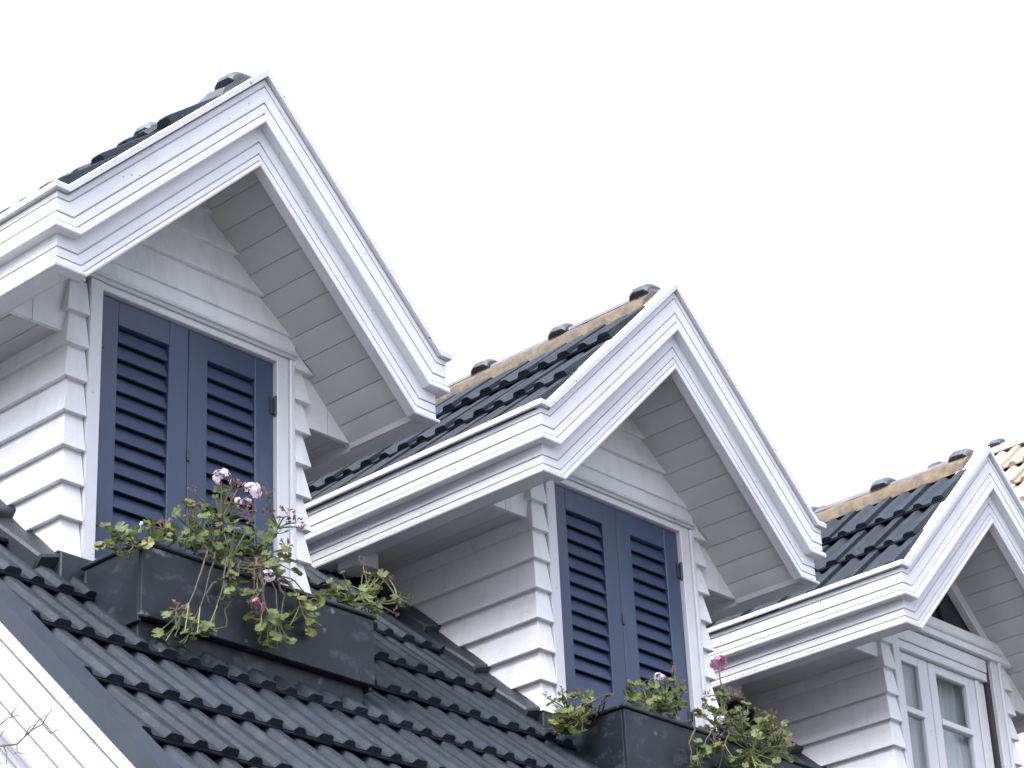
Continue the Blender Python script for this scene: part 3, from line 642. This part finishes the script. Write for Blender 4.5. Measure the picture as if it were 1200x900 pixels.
plant(0, (-.05, .24, -2.62), 'largest geranium, with pale pink blooms and trailing stems over the scuffed planter',
      [(-.28, .16, -2.40, 8, .09), (-.10, .20, -2.30, 12, .13), (-.18, .16, -2.41, 9, .10), (-.14, .10, -2.53, 15, .13), (-.19, .04, -2.68, 6, .06), (.12, .14, -2.43, 14, .12), (.12, .10, -2.51, 8, .08),
       (.24, .20, -2.24, 4, .04), (.11, .20, -2.38, 8, .10), (.01, .20, -2.39, 8, .10), (-.41, .03, -2.95, 4, .05), (-.30, .03, -2.91, 3, .03), (-.48, .03, -2.95, 5, .06), (.06, .03, -2.82, 9, .07), (.03, .03, -2.88, 4, .05),
       (-.02, .03, -2.79, 4, .05), (-.04, .03, -2.69, 2, .03), (.22, .03, -2.70, 11, .08), (.26, .03, -2.66, 4, .05)],
      [(-.13, .16, -2.12, 'w', .052), (.04, .16, -2.13, 'w', .056), (-.07, .17, -2.13, 'd', .05), (-.09, .15, -2.22, 'd', .045), (-.02, .18, -2.12, 'd', .05), (-.055, .14, -2.215, 'w', .025), (.05, .17, -2.25, 'd', .06), (.02, .17, -2.22, 'd', .05),
       (.16, .18, -2.20, 'd', .045), (.13, .16, -2.11, 'd', .04), (-.27, .18, -2.28, 'd', .045), (-.26, .20, -2.20, 'd', .03), (.26, .16, -2.17, 'd', .05), (.30, .15, -2.20, 'd', .04), (.34, .15, -2.22, 'p', .022), (.23, .14, -2.35, 'd', .05),
       (-.03, .05, -2.53, 'd', .055), (-.02, .05, -2.57, 'd', .05), (.02, .03, -2.58, 'w', .042), (-.05, .02, -2.74, 'p', .042), (-.48, .03, -2.86, 'd', .045)],
      seed=11, wood=([(-.06, .2, -2.60), (-.17, .05, -2.555), (-.20, .03, -2.66), (-.17, .03, -2.74), (-.215, .03, -2.80), (-.20, .03, -2.87), (-.29, .03, -2.915)], [(-.2, .035, -2.64), (-.27, .04, -2.68), (-.31, .045, -2.74), (-.29, .045, -2.78)],
                     [(.1, .2, -2.60), (.10, .05, -2.555), (.115, .03, -2.64), (.105, .03, -2.76)], [(.12, .2, -2.60), (.135, .05, -2.555), (.20, .03, -2.62), (.24, .03, -2.69)]))
plant(0, (-.46, .26, -2.62), 'sparse low geranium spilling over the end of the scuffed planter, with few dry blooms',
      [(-.75, .10, -2.60, 8, .055), (-.69, .06, -2.63, 6, .05), (-.55, .10, -2.545, 6, .06), (-.40, .14, -2.49, 5, .05), (-.30, .16, -2.47, 5, .05)],
      [(-.44, .16, -2.42, 'd', .04), (-.31, .17, -2.36, 'd', .03), (-.47, .15, -2.45, 'd', .04), (-.62, .1, -2.50, 'w', .014)], seed=12)
plant(0, (.63, .28, -2.62), 'small leafy geranium with beige seed heads beside the clapboard cheek of the middle dormer',
      [(.69, .20, -2.45, 14, .10), (.82, .22, -2.38, 10, .08), (.63, .20, -2.48, 8, .06), (.78, .16, -2.48, 7, .05), (.98, .20, -2.39, 3, .03)],
      [(.81, .25, -2.24, 'd', .04), (.92, .25, -2.26, 'd', .04), (.98, .25, -2.26, 'd', .035), (.87, .25, -2.31, 'd', .04), (.95, .20, -2.45, 'd', .04), (1.05, .20, -2.36, 'd', .025), (1.07, .20, -2.39, 'd', .02), (.90, .22, -2.34, 'd', .04)], seed=13)
plant(1, (-.57, .30, -2.62), 'small geranium overhanging the end of the planter beneath the middle dormer shutters',
      [(-.77, .30, -2.60, 15, .08), (-.67, .28, -2.54, 8, .06), (-.85, .30, -2.66, 8, .06), (-.80, .25, -2.67, 6, .05)],
      [(-.81, .30, -2.50, 'd', .035), (-.71, .30, -2.48, 'd', .035), (-.88, .35, -2.52, 'd', .03), (-.77, .22, -2.66, 'd', .04)], lsize=.030, seed=14)
plant(1, (-.26, .24, -2.62), 'compact geranium with one white bloom against the middle dormer shutters',
      [(-.34, .15, -2.47, 17, .09), (-.20, .15, -2.44, 15, .085), (-.19, .10, -2.50, 6, .05), (-.41, .18, -2.47, 7, .05), (-.02, .20, -2.36, 4, .04)],
      [(-.21, .16, -2.32, 'w', .036), (-.06, .20, -2.23, 'd', .045), (-.01, .20, -2.29, 'd', .045), (-.24, .20, -2.33, 'd', .03), (0.0, .2, -2.33, 'd', .04)], seed=15,
      wood=([(-.16, .2, -2.60), (-.12, .05, -2.555), (-.13, .03, -2.62), (-.18, .03, -2.70), (-.16, .03, -2.80), (-.13, .03, -2.9)],))
plant(1, (.34, .24, -2.62), 'bushy geranium with one tall pink bloom next to the glazed dormer',
      [(.28, .15, -2.44, 16, .11), (.37, .10, -2.50, 18, .12), (.42, .04, -2.60, 18, .12), (.58, .04, -2.56, 12, .11), (.24, .18, -2.45, 8, .07), (.30, .02, -2.69, 14, .11), (-.12, .03, -2.75, 6, .06), (.07, .03, -2.70, 6, .06), (.61, .08, -2.45, 6, .07), (.36, .19, -2.28, 3, .04)],
      [(.35, .20, -2.10, 'p', .058), (.30, .20, -2.30, 'd', .035), (.23, .20, -2.30, 'd', .035), (.37, .18, -2.24, 'd', .035), (.43, .18, -2.26, 'd', .045), (.47, .17, -2.26, 'd', .04), (.43, .14, -2.36, 'd', .04), (.55, .12, -2.35, 'd', .045), (.66, .10, -2.33, 'd', .045),
       (.06, .06, -2.62, 'd', .05), (.10, .06, -2.63, 'd', .05), (.58, .08, -2.46, 'd', .06), (.60, .06, -2.52, 'd', .06), (.72, .06, -2.50, 'd', .055), (.71, .05, -2.485, 'p', .03), (.2, .10, -2.47, 'w', .03)], seed=16)

# ------------------------------------------------------------------ bare climber on the gable end
vine = thing('bare_climber', 'bare leafless twigs of a climber in front of the white roof verge', 'climber', (-1.95, -.40, ZG))
vb = Vector(vine.location); rng = random.Random(5)
def twig(pts, r0, r1, name='twig'):
    n = len(pts); link(name, MB().tube([Vector(p) for p in pts], [r0 + (r1 - r0) * i / (n - 1) for i in range(n)], 5).mesh(name, 'bark'), vine, -vb)
twig([(-1.95, -.40, ZG), (-1.90, -.35, -7), (-1.98, -.42, -5.5), (-1.9, -.38, -4.4), (-1.86, -.45, -4.05)], .022, .008, 'trunk')
twig([(-1.86, -.45, -4.05), (-1.80, -.52, -3.93), (-1.77, -.58, -3.885), (-1.75, -.66, -3.895), (-1.75, -.74, -3.865), (-1.75, -.80, -3.86), (-1.75, -.85, -3.91)], .0048, .002)
twig([(-1.80, -.52, -3.93), (-1.77, -.55, -3.82), (-1.75, -.60, -3.785), (-1.75, -.66, -3.79)], .0036, .0018)
for p, d in (((-1.75, -.74, -3.865), (.03, -.04, .05)), ((-1.75, -.66, -3.895), (.0, -.05, -.05)), ((-1.76, -.60, -3.89), (0, -.02, -.07)), ((-1.75, -.80, -3.86), (.0, -.05, .04)), ((-1.75, -.84, -3.90), (.0, -.05, .0)), ((-1.75, -.62, -3.787), (0, -.03, .03)),
             ((-1.80, -.52, -3.93), (.02, -.10, -.03)), ((-1.78, -.57, -3.888), (.02, -.03, .06)), ((-1.75, -.70, -3.88), (0, -.06, .03)), ((-1.76, -.62, -3.90), (0, -.06, -.06))):
    p = Vector(p); d = Vector(d); twig([p, p + d * .5 + Vector((rng.gauss(0, .006), rng.gauss(0, .006), rng.gauss(0, .006))), p + d], .0024, .0013)

# ------------------------------------------------------------------ neighbouring roof, higher; its sunlight is put into the tan tile colour
nb = thing('neighbouring_house', 'taller house beyond the dormers with a tan tiled roof coloured as if sunlit', 'house', (11, 3.2, ZG)); NBB = Vector(nb.location)
NX, NZ, NY0, NY1, HW = 11.0, 2.44, 0.6, 8.0, 2.4
def npart(name, mb, m, parent=None, **k): return link(name, mb.mesh(name, m, **k), nb if parent is None else parent, -NBB if parent is None else (0, 0, 0))
for s in (-1, 1):
    top = [(NX, NY0, NZ - .05), (NX + s * HW, NY0, NZ - .05 - HW * TAN), (NX + s * HW, NY1, NZ - .05 - HW * TAN), (NX, NY1, NZ - .05)]
    dk = npart('roof_deck', MB().strip([top, [(x, y, z - .08) for x, y, z in top]]), 'tan_tile')
    if s < 0:
        DW, GX = 0.29, 0.35; pt_ = math.atan((GX * TAN - .058) / GX); tl = GX / math.cos(pt_) + .05
        me = tile_mesh(DW, tl, 'tan_roof_tile', 'tan_tile')
        for r in range(1, 7):
            xe = .185 + r * GX
            for c in range(16):
                y = NY0 + .02 + c * DW
                up = Vector((math.cos(pt_), 0, math.sin(pt_))); ac = Vector((0, -1, 0)); nz = ac.cross(up)
                M = Matrix((ac, up, nz)).transposed() @ Euler((jit(.01), jit(.012), jit(.01))).to_matrix()
                link('roof_tile', me, dk, (NX - xe, y + DW, NZ - TAN * xe + .03 + jit(.004)), M.to_euler())
npart('mortar_bed', MB().strip([[(NX - .19, y, NZ - .15), (NX - .112, y, NZ - .045), (NX + .112, y, NZ - .045), (NX + .19, y, NZ - .15)] for y in (NY0, NY1)]), 'tan_tile')
rcm, rcol = CACHE['ridge_cap'], CACHE['ridge_collar']
rcm = rcm.copy(); rcm.materials[0] = MATS['pale_cap']
for i in range(8):
    rc = link('ridge_cap', rcm, nb, Vector((NX, 1.31 + i * .638, NZ)) - NBB); link('collar', rcol, rc)
npart('wall', MB().box(NX - HW + .3, NX + HW - .3, NY0 + .3, NY1 - .3, ZG, NZ - HW * TAN), 'brick_wall')
npart('gable_wall', MB().strip([[(NX - HW + .3, y, NZ - HW * TAN + .001), (NX + HW - .3, y, NZ - HW * TAN + .001), (NX, y, NZ - .35)] for y in (NY0 + .3, NY0 + .5)]), 'brick_wall')
for s in (-1, 1):
    npart('barge_board', MB().strip([[(NX, y, NZ - .06), (NX + s * HW, y, NZ - .06 - HW * TAN), (NX + s * HW, y, NZ - .38 - HW * TAN), (NX, y, NZ - .38)] for y in (NY0 - .06, NY0 - .002)]), 'white_paint', bevel=.008)

# ------------------------------------------------------------------ to metres
S = Matrix.Scale(K, 4)
for me in bpy.data.meshes: 
    if me.users and me not in LEAVES['leaf_green'] and me not in LEAVES['leaf_yellow'] and not any(me in h for h in HEADS.values()): me.transform(S)
for o in SC.objects:
    o.location = o.location * K
    if o.type == 'MESH' and o.name.split('.')[0] in ('leaf', 'flower_head'): o.scale = o.scale * K
